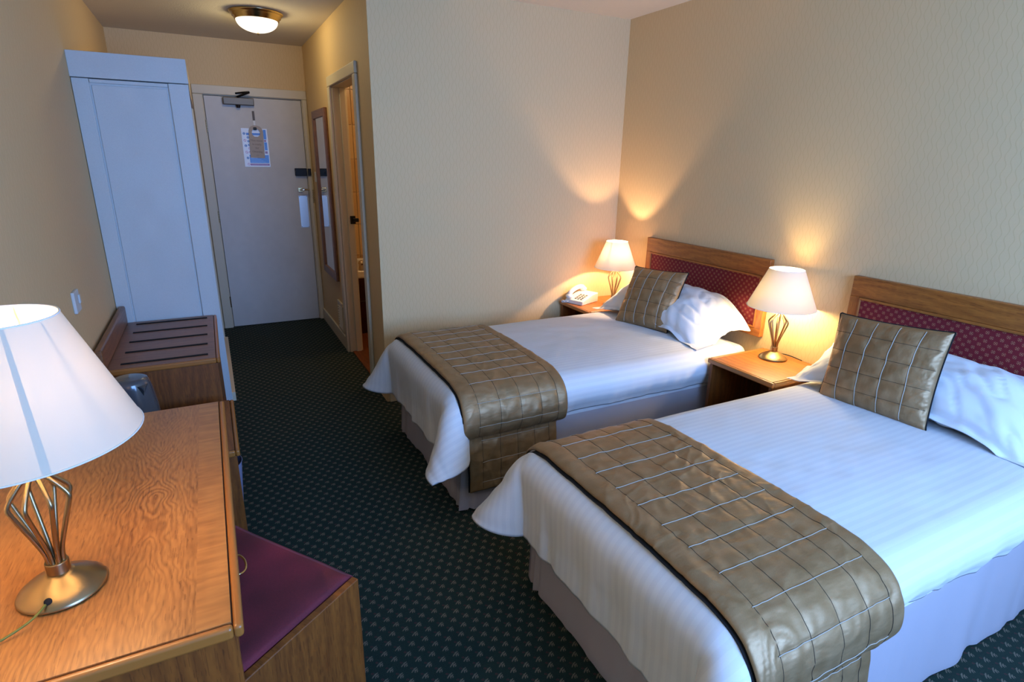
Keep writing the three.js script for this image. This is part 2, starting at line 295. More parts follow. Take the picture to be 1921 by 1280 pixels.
arch('trim_1', [bx(DX0 - 0.078, DX0 - 0.006, 0, DH + 0.006, ZD, ZD + 0.022, 0.007), bx(DX1 + 0.006, XB - 0.001, 0, DH + 0.006, ZD, ZD + 0.022, 0.007), bx(DX0 - 0.078, XB - 0.001, DH + 0.006, DH + 0.078, ZD, ZD + 0.022, 0.007),
  bx(DX0 - 0.03, DX0 - 0.001, 0, DH + 0.03, ZD - T, ZD - 0.001, 0.002), bx(DX1 + 0.001, DX1 + 0.03, 0, DH + 0.03, ZD - T, ZD - 0.001, 0.002), bx(DX0, DX1, DH + 0.001, DH + 0.03, ZD - T, ZD - 0.001, 0.002),
  bx(DX0 - 0.001, DX0 + 0.02, 0, DH + 0.002, ZD - T, ZD - 0.046, 0), bx(DX1 - 0.02, DX1 + 0.001, 0, DH + 0.002, ZD - T, ZD - 0.046, 0), bx(DX0 + 0.02, DX1 - 0.02, DH - 0.02, DH + 0.002, ZD - T, ZD - 0.046, 0), bx(DX0 + 0.02, DX1 - 0.02, 0, 0.02, ZD - T, ZD - 0.046, 0)], 'cream architrave round the entrance door');
arch('trim_2', [bx(XB - 0.02, XB, 0, BO.y + 0.004, BO.z0 - 0.068, BO.z0 + 0.0, 0.007), bx(XB - 0.02, XB, 0, BO.y + 0.004, BO.z1, BO.z1 + 0.068, 0.007), bx(XB - 0.02, XB, BO.y + 0.004, BO.y + 0.072, BO.z0 - 0.068, BO.z1 + 0.068, 0.007),
  bx(XB, XB + 0.102, 0, BO.y, BO.z0 - 0.03, BO.z0 + 0.005, 0.003), bx(XB + 0.05, XB + 0.09, 0, BO.y, BO.z0 + 0.005, BO.z0 + 0.02, 0.003), bx(XB, XB + 0.102, 0, BO.y, BO.z1 - 0.005, BO.z1 + 0.03, 0.003), bx(XB, XB + 0.102, BO.y, BO.y + 0.03, BO.z0 - 0.03, BO.z1 + 0.03, 0.003)], 'cream door frame of the bathroom doorway');
{ const k = thing('lock_keep', 'small black lock keep on the bathroom door frame', 'lock', [XB + 0.085, 1.06, BO.z0 + 0.02]);
  mesh('plate', bx(-0.02, 0.02, -0.03, 0.03, 0, 0.006, 0.002), M.darkIron, k); mesh('bolt_socket', bx(-0.002, 0.04, -0.014, 0.014, 0.006, 0.03, 0.004), M.darkIron, k); }
{ // notices on the door
  const t = canvasTex(512, 768, (c, w, h) => {
    c.fillStyle = '#eef1f8'; c.fillRect(0, 0, w, h);
    const dot = (x, y, r, col) => { c.fillStyle = col; c.beginPath(); c.arc(x, y, r, 0, 7); c.fill(); c.fillStyle = '#fff'; c.fillRect(x - 4, y - r * 0.6, 8, r * 0.7); c.fillRect(x - 4, y + r * 0.3, 8, 8); };
    const no = (x, y, r) => { c.strokeStyle = '#b8447a'; c.lineWidth = 6; c.beginPath(); c.arc(x, y, r, 0, 7); c.stroke(); c.beginPath(); c.moveTo(x - r * 0.7, y - r * 0.7); c.lineTo(x + r * 0.7, y + r * 0.7); c.stroke(); };
    for (const [x, y] of [[50, 105], [120, 180], [125, 255], [130, 330], [60, 345], [75, 590]]) dot(x, y, 25, '#1f4f9e');
    for (const [x, y] of [[55, 240], [130, 400], [65, 475], [135, 475], [80, 715]]) no(x, y, 23);
    c.fillStyle = '#2a5fc0'; c.fillRect(90, 90, 310, 45); for (let k = 0; k < 4; k++) c.fillRect(170, 160 + 78 * k, 240, 60);
    c.fillStyle = '#2a6fd0'; c.fillRect(430, 20, 55, 190); c.fillRect(430, 270, 55, 160);
    c.fillStyle = '#8d2a54'; c.fillRect(430, 220, 45, 42); c.fillRect(430, 450, 50, 48);
    c.fillStyle = '#c060a0'; c.fillRect(170, 470, 240, 40);
    c.fillStyle = '#2f73d2'; c.fillRect(110, 525, 385, 165); c.fillStyle = '#dfe9fb'; c.fillRect(135, 580, 130, 14);
    c.fillStyle = '#8fb6ee'; for (let k = 0; k < 6; k++) c.fillRect(135, 545 + 24 * k, 200 + 40 * (k % 3), 5);
    c.fillStyle = '#8f2a5c'; c.fillRect(110, 702, 385, 40); c.fillStyle = '#d49ac0'; c.fillRect(135, 718, 330, 5);
  });
  const n = mesh('fire_notice', new THREE.BoxGeometry(0.205, 0.315, 0.0015), [M.plastic, M.plastic, M.plastic, M.plastic, std({ map: t, roughness: 0.3 }), M.plastic], null, [-2.200, 1.578, ZD + 0.0012]);
  tag(n, 'blue and white fire action notice stuck on the entrance door', 'notice');
  const s = new THREE.Shape(); s.moveTo(-0.057, -0.13); s.lineTo(0.057, -0.13); s.lineTo(0.057, 0.075); s.bezierCurveTo(0.057, 0.12, 0.03, 0.135, 0, 0.135); s.bezierCurveTo(-0.03, 0.135, -0.057, 0.12, -0.057, 0.075); s.closePath();
  const ho = new THREE.Path(); ho.absarc(0, 0.075, 0.033, 0, Math.PI * 2, true); s.holes.push(ho);
  const tt = canvasTex(256, 596, (c, w, h) => { c.fillStyle = '#b9aa9c'; c.fillRect(0, 0, w, h); c.fillStyle = '#6b6058'; c.font = '44px serif'; c.textAlign = 'center';['This room', 'is ready', 'for', 'Cleaning'].forEach((q, k) => c.fillText(q, w / 2, 292 + 68 * k)); c.fillRect(w / 2 - 26, 545, 52, 4); });
  tt.wrapS = tt.wrapT = THREE.RepeatWrapping; tt.repeat.set(1 / 0.114, 1 / 0.265); tt.offset.set(0.5, 0.13 / 0.265);
  const hm = phy({ map: tt, roughness: 0.55 });
  const hang = thing('door_hanger', 'pale door hanger card saying this room is ready for cleaning', 'door hanger', [-2.190, 1.625, ZD + 0.012], 0);
  mesh('card', new THREE.ExtrudeGeometry(s, { depth: 0.0012, bevelEnabled: false, curveSegments: 24 }), hm, hang, [0, 0, 0], [0, 0, -0.03]);
}
{ // mirror beside the bathroom door
  const m = thing('wall_mirror', 'tall narrow wall mirror in a brown wooden frame', 'mirror', [XB, 0, 0]);
  const z0 = -1.90, z1 = -1.33, y0 = 0.54, y1 = 1.87, f = 0.06;
  mesh('frame', merge([bx(-0.026, 0, y0, y1, z0, z0 + f, 0.004, 'y'), bx(-0.026, 0, y0, y1, z1 - f, z1, 0.004, 'y'), bx(-0.026, 0, y1 - f, y1, z0 + f, z1 - f, 0.004, 'z'), bx(-0.026, 0, y0, y0 + f, z0 + f, z1 - f, 0.004, 'z')]), M.walnut, m);
  mesh('mirror_glass', bx(-0.014, -0.002, y0 + f - 0.01, y1 - f + 0.01, z0 + f - 0.01, z1 - f + 0.01, 0), M.mirror, m);
}
{ // vent grille
  const v = thing('vent_grille', 'cream louvred vent grille low on the lobby wall', 'vent', [XB, 0.12, -1.345]);
  mesh('frame', merge([bx(-0.014, 0, 0.22, 0.25, -0.095, 0.095, 0.004), bx(-0.014, 0, 0, 0.02, -0.095, 0.095, 0.004), bx(-0.014, 0, 0.02, 0.22, -0.095, -0.08, 0.003), bx(-0.014, 0, 0.02, 0.22, 0.08, 0.095, 0.003)]), M.cream, v);
  mesh('backing', bx(-0.003, -0.0005, 0.02, 0.22, -0.08, 0.08, 0), M.black, v);
  for (let k = 0; k < 9; k++) mesh('slat', bx(-0.008, 0.008, -0.0025, 0.0025, -0.08, 0.08, 0.001), M.cream, v, [-0.009, 0.034 + k * 0.0215, 0], [0, 0, 0.6]);
}
tag(mesh('light_switch', bx(XB - 0.01, XB, 1.3, 1.385, -2.1, -2.015, 0.003), M.plastic), 'small pale switch plate on the lobby wall near the mirror', 'switch');
{ // switched socket on the left wall
  const s = thing('wall_socket', 'white switched fuse plate on the wall behind the desk lamp', 'socket', [XL, 0.93, 0.545]);
  mesh('plate', bx(0, 0.012, -0.044, 0.044, -0.048, 0.044, 0.003), M.white, s); mesh('switch', bx(0.012, 0.018, -0.012, 0.024, -0.034, -0.014, 0.002), M.white, s);
}
{ // ceiling light in the lobby
  const c = thing('ceiling_light', 'round flush ceiling light with brass rim and glowing glass dome', 'light', [-2.19, H, -1.13]);
  mesh('rim', lathe([[0.001, -0.002], [0.165, -0.002], [0.168, -0.008], [0.160, -0.016], [0.152, -0.02], [0.150, -0.032], [0.140, -0.036], [0.137, -0.05], [0.128, -0.052], [0.001, -0.05]], 64), M.brassPale, c, [0, 0, 0]);
  mesh('dome', lathe([...Array(17)].map((_, i) => { const a = i / 16 * Math.PI / 2; return [0.001 + 0.128 * Math.cos(a), -0.05 - 0.072 * Math.sin(a)]; }), 64), M.dome, c);
  mesh('finial', lathe([[0.001, -0.136], [0.006, -0.133], [0.008, -0.128], [0.005, -0.122], [0.001, -0.121]], 16), M.brass, c);
  const p = new THREE.PointLight(new THREE.Color().setRGB(1.0, 0.80, 0.40), HALLW, 0, 2); p.position.set(0, -0.085, 0); p.castShadow = true; p.shadow.radius = 4; c.add(p);
}
// bathroom beyond the doorway
const BX1 = -0.35, BZ1 = -T;
struct(mesh('floor_bathroom', bx(XB + 0.02, BX1, 0.0, 0.008, ZD, BZ1, 0, 'z'), M.vinyl), 'tan wood effect vinyl bathroom floor');
{
  const w = mesh('wall_bathroom_rear', bx(XB + 0.1, BX1, 0, H, ZD - T, ZD - 0.012, 0), M.grout); struct(w, 'tan tiled bathroom wall above the bath');
  struct(mesh('wall_bathroom_side', bx(BX1, BX1 + T, 0, H, ZD, BZ1, 0), M.grout), 'plain bathroom side wall');
  const tg = new RoundedBoxGeometry(0.246, 0.296, 0.012, 1, 0.002), tm = [0xcfae82, 0xd6b88c, 0xc9a87c].map(c => std({ color: c, roughness: 0.25 }));
  for (let i = 0; i < 5; i++) for (let j = 0; j < 8; j++) mesh('tile', tg, tm[(i * 3 + j * 5) % 3], w, [XB + 0.26 + i * 0.25, 0.15 + j * 0.3, ZD - 0.006]);
  const b = thing('bathtub', 'white bath with dark red brown side panel beyond the doorway', 'bathtub', [XB + 0.15, 0.008, -1.54]);
  const ol = 1.22, od = 0.68;
  mesh('tub', merge([bx(0, ol, 0.5, 0.57, -0.07, 0, 0.015), bx(0, ol, 0.5, 0.57, -od, -od + 0.05, 0.015), bx(0, 0.1, 0.5, 0.57, -od + 0.04, -0.06, 0.015), bx(ol - 0.07, ol, 0.5, 0.57, -od + 0.04, -0.06, 0.015), bx(0.08, ol - 0.06, 0.14, 0.17, -od + 0.04, -0.06, 0.01), bx(0.07, ol - 0.05, 0.16, 0.52, -0.08, -0.06, 0.01), bx(0.07, ol - 0.05, 0.16, 0.52, -od + 0.03, -od + 0.05, 0.01), bx(0.07, 0.09, 0.16, 0.52, -od + 0.04, -0.06, 0.01), bx(ol - 0.07, ol - 0.05, 0.16, 0.52, -od + 0.04, -0.06, 0.01)]), M.porcelain, b);
  mesh('side_panel', bx(0, ol, 0.3, 0.5, -0.03, -0.012, 0.003), M.mahogany, b); mesh('side_panel', bx(0, ol, 0.0, 0.295, -0.03, -0.012, 0.003), M.mahogany, b);
  mesh('tap', merge([new THREE.CylinderGeometry(0.022, 0.026, 0.06, 20).translate(0.085, 0.6, -0.03), new THREE.SphereGeometry(0.026, 20, 12).translate(0.085, 0.63, -0.03)]), M.chrome, b);
  const pl = thing('bathroom_light', 'small round bathroom ceiling light', 'light', [-1.15, H, -1.0]);
  mesh('glass', lathe([...Array(9)].map((_, i) => { const a = i / 8 * Math.PI / 2; return [0.001 + 0.09 * Math.cos(a), -0.06 * Math.sin(a)]; }), 32), M.dome, pl);
  const p = new THREE.PointLight(new THREE.Color().setRGB(1.0, 0.66, 0.32), BATHW, 0, 2); p.position.set(0, -0.03, 0); p.castShadow = true; p.shadow.radius = 3; pl.add(p);
}

// ---------------------------------------------------------------- wardrobe
{
  const g = thing('wardrobe', 'tall white wardrobe with a panelled end beside the entrance door', 'wardrobe', [XL, 0, -0.40]);
  const W = 0.521, D = 1.35, HT = 2.0;      // x depth, z length, height
  const e = mesh('end_panel', bx(0.002, W, 0, HT - 0.125, -0.03, -0.012, 0.002, 'y'), M.white, g);
  mesh('stile', bx(0.002, 0.075, 0, HT - 0.125, -0.012, 0, 0.003, 'y'), M.white, e); mesh('stile', bx(W - 0.095, W, 0, HT - 0.125, -0.012, 0, 0.003, 'y'), M.white, e);
  mesh('rail', bx(0.0775, W - 0.0975, HT - 0.145, HT - 0.127, -0.012, 0.0, 0.003), M.white, e);
  mesh('rail', bx(0.0775, W - 0.0975, 0, 0.12, -0.012, 0, 0.003), M.white, e);
  mesh('field_panel', bx(0.083, W - 0.105, 0.13, HT - 0.155, -0.012, -0.006, 0.003, 'y'), M.white, e);
  mesh('pelmet', bx(0.0, W + 0.003, HT - 0.122, HT, -0.03, 0.006, 0.003), M.white, g);
  mesh('top', bx(0.002, W, HT - 0.02, HT, -D, -0.03, 0.002), M.cream, g);
  mesh('far_panel', bx(0.002, W, 0, HT - 0.02, -D, -D + 0.02, 0.002, 'y'), M.cream, g);
  const sh = new THREE.Shape(); sh.moveTo(0, 0); sh.lineTo(-D, 0); sh.lineTo(-D, -0.16); sh.lineTo(-0.22, -0.16); sh.bezierCurveTo(-0.12, -0.16, -0.1, -0.06, 0, -0.06); sh.closePath();
  const fg = new THREE.ExtrudeGeometry(sh, { depth: 0.02, bevelEnabled: false }); fg.rotateY(-Math.PI / 2);
  mesh('fascia', fg.translate(W + 0.003, HT, -0.03), M.cream, g).rotation.set(0, 0, 0);
  mesh('sliding_door', bx(W - 0.04, W - 0.022, 0.06, HT - 0.05, -0.72, -0.035, 0.002, 'y'), M.walnut, g);
  mesh('sliding_door', bx(W - 0.065, W - 0.047, 0.06, HT - 0.05, -D + 0.03, -0.68, 0.002, 'y'), M.walnut, g);
  mesh('plinth', bx(0.01, W + 0.02, 0, 0.06, -D, -0.03, 0.003), M.cream, g);
}

// ---------------------------------------------------------------- wooden furniture on the left wall
// slab with a rounded moulding strip and a dark groove between
function mouldedTop(g, x0, x1, y, z0, z1, sides, topMat, panelGeo, t = 0.025) {
  const m = 0.016, gr = 0.002; const L = sides.includes('l') ? m : 0, Rr = sides.includes('r') ? m : 0, N = sides.includes('n') ? m : 0, F = sides.includes('f') ? m : 0;
  const px0 = x0 + L, px1 = x1 - Rr, pz0 = z0 + F, pz1 = z1 - N;
  mesh('top_panel', panelGeo ? panelGeo(px0 + (L && gr), px1 - (Rr && gr), pz0 + (F && gr), pz1 - (N && gr)) : bx(px0 + (L && gr), px1 - (Rr && gr), y - t + 0.003, y, pz0 + (F && gr), pz1 - (N && gr), 0.0008, g.userData.grain || 'z'), topMat, g);
  mesh('groove_fillet', bx(px0 - 0.001, px1 + 0.001, y - t + 0.002, y - 0.004, pz0 - 0.001, pz1 + 0.001, 0), M.groove, g);
  const e = [];
  if (Rr) e.push(bx(px1, x1, y - t, y + 0.001, z0, z1, 0.007, 'z')); if (L) e.push(bx(x0, px0, y - t, y + 0.001, z0, z1, 0.007, 'z'));
  if (N) e.push(bx(px0, px1, y - t, y + 0.001, pz1, z1, 0.007, 'x')); if (F) e.push(bx(px0, px1, y - t, y + 0.001, z0, pz0, 0.007, 'x'));
  for (const q of e) mesh('edge_moulding', q, M.oakEdge, g);
}
function openCabinet(g, x0, x1, h, z0, z1, shelfY, front) {   // side panels, back, base and shelf; open towards +x (front 1) or -x (front -1)
  const p = 0.018, i0 = x0 + (front > 0 ? 0 : 0.012), i1 = x1 - (front > 0 ? 0.012 : 0);
  mesh('side_panel', bx(i0, i1, 0, h - 0.025, z0 + 0.01, z0 + 0.01 + p, 0.002, 'y'), M.oak, g); mesh('side_panel', bx(i0, i1, 0, h - 0.025, z1 - 0.01 - p, z1 - 0.01, 0.002, 'y'), M.oak, g);
  mesh('back_panel', front > 0 ? bx(x0, x0 + 0.008, 0.05, h - 0.03, z0 + 0.03, z1 - 0.03, 0) : bx(x1 - 0.008, x1, 0.05, h - 0.03, z0 + 0.03, z1 - 0.03, 0), M.oak, g);
  mesh('base', bx(i0 + 0.01, i1 - 0.01, 0.05, 0.066, z0 + 0.028, z1 - 0.028, 0.001, 'z'), M.oak, g);
  if (shelfY) mesh('shelf', bx(i0 + 0.01, i1 - 0.02, shelfY, shelfY + 0.016, z0 + 0.028, z1 - 0.028, 0.001, 'z'), M.oak, g);
}
{ // luggage bench
  const g = thing('luggage_bench', 'brown luggage bench with dark grip strips against the white wardrobe', 'luggage bench', [0, 0, 0]);
  const x0 = XL + 0.016, x1 = -2.664, y = 0.592, z0 = -0.385, z1 = 0.485;
  g.userData.grain = 'x'; mouldedTop(g, x0, x1, y, z0, z1, ['r', 'n'], M.walnut);
  for (let k = 0; k < 5; k++) { const z = z0 + 0.06 + k * 0.182; mesh('grip_strip', bx(x0 + 0.075, x1 - 0.05, y - 0.002, y + 0.004, z - 0.008, z + 0.008, 0.002), M.black, g); }
  mesh('back_upstand', bx(x0, x0 + 0.03, y, y + 0.10, z0, z1, 0.008, 'z'), M.walnut, g);
  openCabinet(g, x0, x1, y, z0, z1, 0.3, 1);
  delete g.userData.grain;
}
{ // low cabinet with the kettle
  const g = thing('low_cabinet', 'low open oak cabinet between the desk and the luggage bench', 'cabinet', [0, 0, 0]);
  mouldedTop(g, XL + 0.016, -2.631, 0.43, 0.63, 1.175, ['r', 'n'], M.oak); openCabinet(g, XL + 0.016, -2.631, 0.43, 0.63, 1.175, 0, 1);
}
tag(mesh('tea_tray', merge([bx(-3.12, -2.79, 0.4312, 0.436, 0.70, 1.0, 0.002), bx(-3.12, -2.79, 0.436, 0.446, 0.995, 1.0, 0.002), bx(-3.12, -2.79, 0.436, 0.446, 0.70, 0.705, 0.002), bx(-2.795, -2.79, 0.436, 0.446, 0.705, 0.995, 0.002), bx(-3.12, -3.115, 0.436, 0.446, 0.705, 0.995, 0.002)]), M.plastic), 'white plastic tray under the kettle', 'tray');
{
  const k = thing('kettle', 'glossy blue grey electric kettle behind the desk lamp', 'kettle', [-2.985, 0.4365, 0.85]);
  mesh('body', lathe([[0.001, 0.012], [0.088, 0.012], [0.09, 0.02], [0.084, 0.12], [0.073, 0.2], [0.066, 0.222]], 40), M.kettle, k);
  mesh('lid', lathe([[0.066, 0.222], [0.062, 0.232], [0.045, 0.238], [0.001, 0.24]], 40), M.kettle, k);
  mesh('base_plate', lathe([[0.001, 0], [0.08, 0], [0.082, 0.011], [0.001, 0.0115]], 40), M.darkIron, k);
  mesh('spout', new THREE.ConeGeometry(0.03, 0.05, 3), M.kettle, k, [0.045, 0.19, 0.055], [Math.PI, 0.7, 0]);
  mesh('handle', tube([[-0.05, 0.22, -0.02], [-0.1, 0.235, -0.03], [-0.12, 0.16, -0.035], [-0.085, 0.06, -0.025]], 0.011, 30), M.kettle, k);
}
{
  const b = thing('waste_bin', 'small blue grey waste bin standing in the low cabinet', 'bin', [-2.735, 0.067, 0.985]);
  mesh('bin_body', lathe([[0.001, 0.003], [0.085, 0.003], [0.088, 0.0], [0.105, 0.225], [0.108, 0.23], [0.104, 0.232], [0.084, 0.008], [0.001, 0.008]], 40), M.binBlue, b);
}
{ // desk
  const g = thing('desk', 'oak veneered dressing desk with moulded edge under the large lamp', 'desk', [0, 0, 0]);
  const x0 = XL + 0.016, x1 = -2.654, y = 0.745, z0 = 1.43, z1 = 2.489;
  mouldedTop(g, x0, x1, y, z0, z1, ['r', 'n'], M.deskTop, (a, b, c, d) => {
    const q = bx(a, b, y - 0.022, y, c, d, 0.0008, 'z'), p = q.attributes.position, uv = q.attributes.uv;
    for (let i = 0; i < p.count; i++) uv.setXY(i, (p.getZ(i) - c) / (d - c), (p.getX(i) - a) / (b - a)); return q;
  });
  for (const z of [z0 + 0.014, z1 - 0.034]) mesh('end_panel', bx(x0, x1 - 0.012, 0, y - 0.025, z, z + 0.02, 0.002, 'y'), M.oak, g);
  mesh('back_panel', bx(x0, x0 + 0.012, 0.25, y - 0.025, z0 + 0.034, z1 - 0.034, 0.001, 'z'), M.oak, g);
  mesh('drawer_runner', bx(x0 + 0.02, x1 - 0.04, 0.598, 0.61, z0 + 0.034, z1 - 0.034, 0.001, 'z'), M.oak, g);
  for (const [a, b] of [[z0 + 0.038, (z0 + z1) / 2 - 0.003], [(z0 + z1) / 2 + 0.003, z1 - 0.038]]) {
    const near = b > 2.2, d = mesh(near ? 'drawer_front' : 'front_rail', bx(x1 - 0.036, x1 - 0.016, 0.6, 0.716, a, b, 0.004, 'z'), M.oak, g), zc = (a + b) / 2 - 0.01;
    if (near) mesh('drop_handle', tube([[x1 - 0.016, 0.66, zc - 0.034], [x1 - 0.002, 0.658, zc - 0.034], [x1 + 0.008, 0.654, zc - 0.02], [x1 + 0.011, 0.652, zc], [x1 + 0.008, 0.654, zc + 0.02], [x1 - 0.002, 0.658, zc + 0.034], [x1 - 0.016, 0.66, zc + 0.034]], 0.0026, 40), M.brassPale, d);
  }
}
{ // stool with solid wooden ends, turned under the desk
  const a = Math.atan2(0.811, 0.584), L = 0.50, D = 0.38, B = [-2.397, 2.156], y = 0.492;
  const g = thing('dressing_stool', 'wooden dressing stool with a plum velvet seat beside the desk', 'stool', [B[0], 0, B[1]], -a);
  // local: x from -L to 0, z from 0 to D
  mesh('end_panel', bx(-0.02, 0, 0, y, 0, D, 0.003, 'y'), M.oak, g); mesh('end_panel', bx(-L, -L + 0.02, 0, y, 0, D, 0.003, 'y'), M.oak, g);
  mesh('rail', bx(-L + 0.02, -0.02, y - 0.09, y - 0.035, 0.004, 0.02, 0.002), M.oak, g); mesh('rail', bx(-L + 0.02, -0.02, y - 0.09, y - 0.035, D - 0.02, D - 0.004, 0.002), M.oak, g);
  mesh('seat_pad', sheet(30, 24, (s, t) => { const u = -L + 0.022 + s * (L - 0.044), v = -0.004 + t * (D + 0.008), e = Math.min(s, 1 - s) * (L - 0.044), f = Math.min(t, 1 - t) * D; return [u, y - 0.002 + 0.014 * (1 - Math.exp(-Math.min(e, f) / 0.02)) + 0.002 * vn(s * 4, t * 3, 80), v]; }, 0.04, (s, t) => [s * L, t * D]), M.velvet, g);
}

// ---------------------------------------------------------------- table lamps
function makeLamp(label, pos, o) {
  const g = thing('table_lamp', label, 'lamp', pos, o.turn || 0, 'brass wire table lamps');
  const H0 = 0.255, s = o.shade;
  mesh('base', lathe([[0.001, 0], [0.068, 0], [0.0695, 0.003], [0.067, 0.008], [0.055, 0.018], [0.038, 0.028], [0.024, 0.035], [0.018, 0.04], [0.001, 0.041]], 64), M.brass, g);
  mesh('collar', lathe([[0.001, 0.038], [0.0175, 0.038], ...[...Array(7)].flatMap((_, i) => [[0.0182, 0.041 + i * 0.003], [0.0172, 0.0425 + i * 0.003]]), [0.0175, 0.062], [0.001, 0.063]], 40), M.brass, g);
  for (let k = 0; k < 8; k++) {
    const a = k / 8 * Math.PI * 2 + 0.25, c = Math.cos(a), d = Math.sin(a), P = (r, y) => new THREE.Vector3(r * c, y, r * d);
    const path = new THREE.CurvePath(), pts = [P(0.011, 0.06), P(0.014, 0.085), P(0.0425, 0.178), P(0.0455, 0.191), P(0.043, 0.200), P(0.022, 0.228), P(0.012, 0.237), P(0.010, 0.25)];
    mesh('rib', new THREE.TubeGeometry(new THREE.CatmullRomCurve3(pts, false, 'centripetal'), 48, 0.004, 8), M.brass, g);
  }
  mesh('neck', lathe([[0.001, 0.236], [0.013, 0.236], [0.015, 0.242], [0.0145, 0.272], [0.012, 0.28], [0.001, 0.281]], 32), M.brassPale, g);
  const b = o.bulb || 0;
  mesh('lampholder', lathe([[0.001, 0.28], [0.016, 0.28], [0.016, 0.31 + b], [0.001, 0.311 + b]], 24), M.plastic, g);
  mesh('bulb', lathe([[0.001, 0.31], [0.012, 0.312], [0.014, 0.322], [0.026, 0.345], [0.028, 0.36], [0.022, 0.378], [0.001, 0.387]], 24), M.bulb, g, [0, b, 0]);
  const y0 = s.y, y1 = s.y + s.h, sh = mesh('shade', lathe([[s.r0, y0], [s.r1, y1]], 72), M.shade, g);
  mesh('hem', merge([new THREE.TorusGeometry(s.r0, 0.0016, 8, 72).rotateX(Math.PI / 2).translate(0, y0, 0), new THREE.TorusGeometry(s.r1, 0.0016, 8, 72).rotateX(Math.PI / 2).translate(0, y1, 0)]), M.shadeTrim, sh);
  const wires = []; for (let k = 0; k < 3; k++) { const a = k / 3 * 6.283 + 0.6; wires.push(tube([[0.016 * Math.cos(a), 0.305, 0.016 * Math.sin(a)], [0.7 * s.r1 * Math.cos(a), 0.32 + 0.3 * (y1 - 0.32), 0.7 * s.r1 * Math.sin(a)], [s.r1 * Math.cos(a), y1, s.r1 * Math.sin(a)]], 0.0014, 10, 6)); }
  for (const q of wires) mesh('shade_carrier', q, M.shadeTrim, sh);
  const [sx, sy] = [0, 0];
  if (o.seam !== undefined) { const a = o.seam, w = 0.006; mesh('seam', sheet(1, 10, (i, j) => { const r = s.r0 + (s.r1 - s.r0) * j, b = a + (i - 0.5) * 0.07; return [(r - 0.0008) * Math.cos(b), y0 + s.h * j, (r - 0.0008) * Math.sin(b)]; }, 0), M.shade, sh); }
  mesh('grommet', new THREE.SphereGeometry(0.0062, 16, 10), M.black, g, [0.056 * Math.cos(o.cordA), 0.0175, 0.056 * Math.sin(o.cordA)]);
  mesh('cord', tube(o.cord, 0.0022, 60), o.cordM, g);
  const p = new THREE.PointLight(o.color || WARM, o.power || LAMPW, 0, 2); p.position.set(0, 0.35 + b, 0); p.castShadow = true; p.shadow.radius = o.soft || 0.5; g.add(p);
  return g;
}
const big = { r0: 0.172, r1: 0.086, y: 0.307, h: 0.212 }, mid = { r0: 0.162, r1: 0.082, y: 0.274, h: 0.190 };
makeLamp('large brass wire table lamp with white shade on the desk', [-2.944, 0.7465, 2.249], { shade: big, cordA: 1.75, cordM: M.cordOlive, seam: 1.2, bulb: 0.03, power: 0.42, cord: [[-0.010, 0.0175, 0.055], [-0.03, 0.010, 0.085], [-0.09, 0.0025, 0.12], [-0.18, 0.0025, 0.145]] });
makeLamp('brass wire lamp with white shade on the table between the beds', [-0.12, 0.5615, 1.545], { power: 0.95, shade: mid, cordA: -0.6, cordM: M.black, seam: 0.9, soft: 3, bulb: -0.05, cord: [[0.046, 0.0175, -0.032], [0.065, 0.012, -0.02], [0.085, 0.01, 0.03], [0.095, 0.0025, 0.10]], color: new THREE.Color().setRGB(1.0, 0.78, 0.42) });
makeLamp('brass wire lamp with smaller cream shade beside the telephone', [-0.188, 0.5615, 0.270], { shade: { r0: 0.142, r1: 0.072, y: 0.262, h: 0.178 }, cordA: -0.6, cordM: M.black, cord: [[0.046, 0.0175, -0.032], [0.065, 0.012, -0.05], [0.09, 0.0025, -0.08], [0.12, 0.0025, -0.1]], color: new THREE.Color().setRGB(1.0, 0.66, 0.40) });

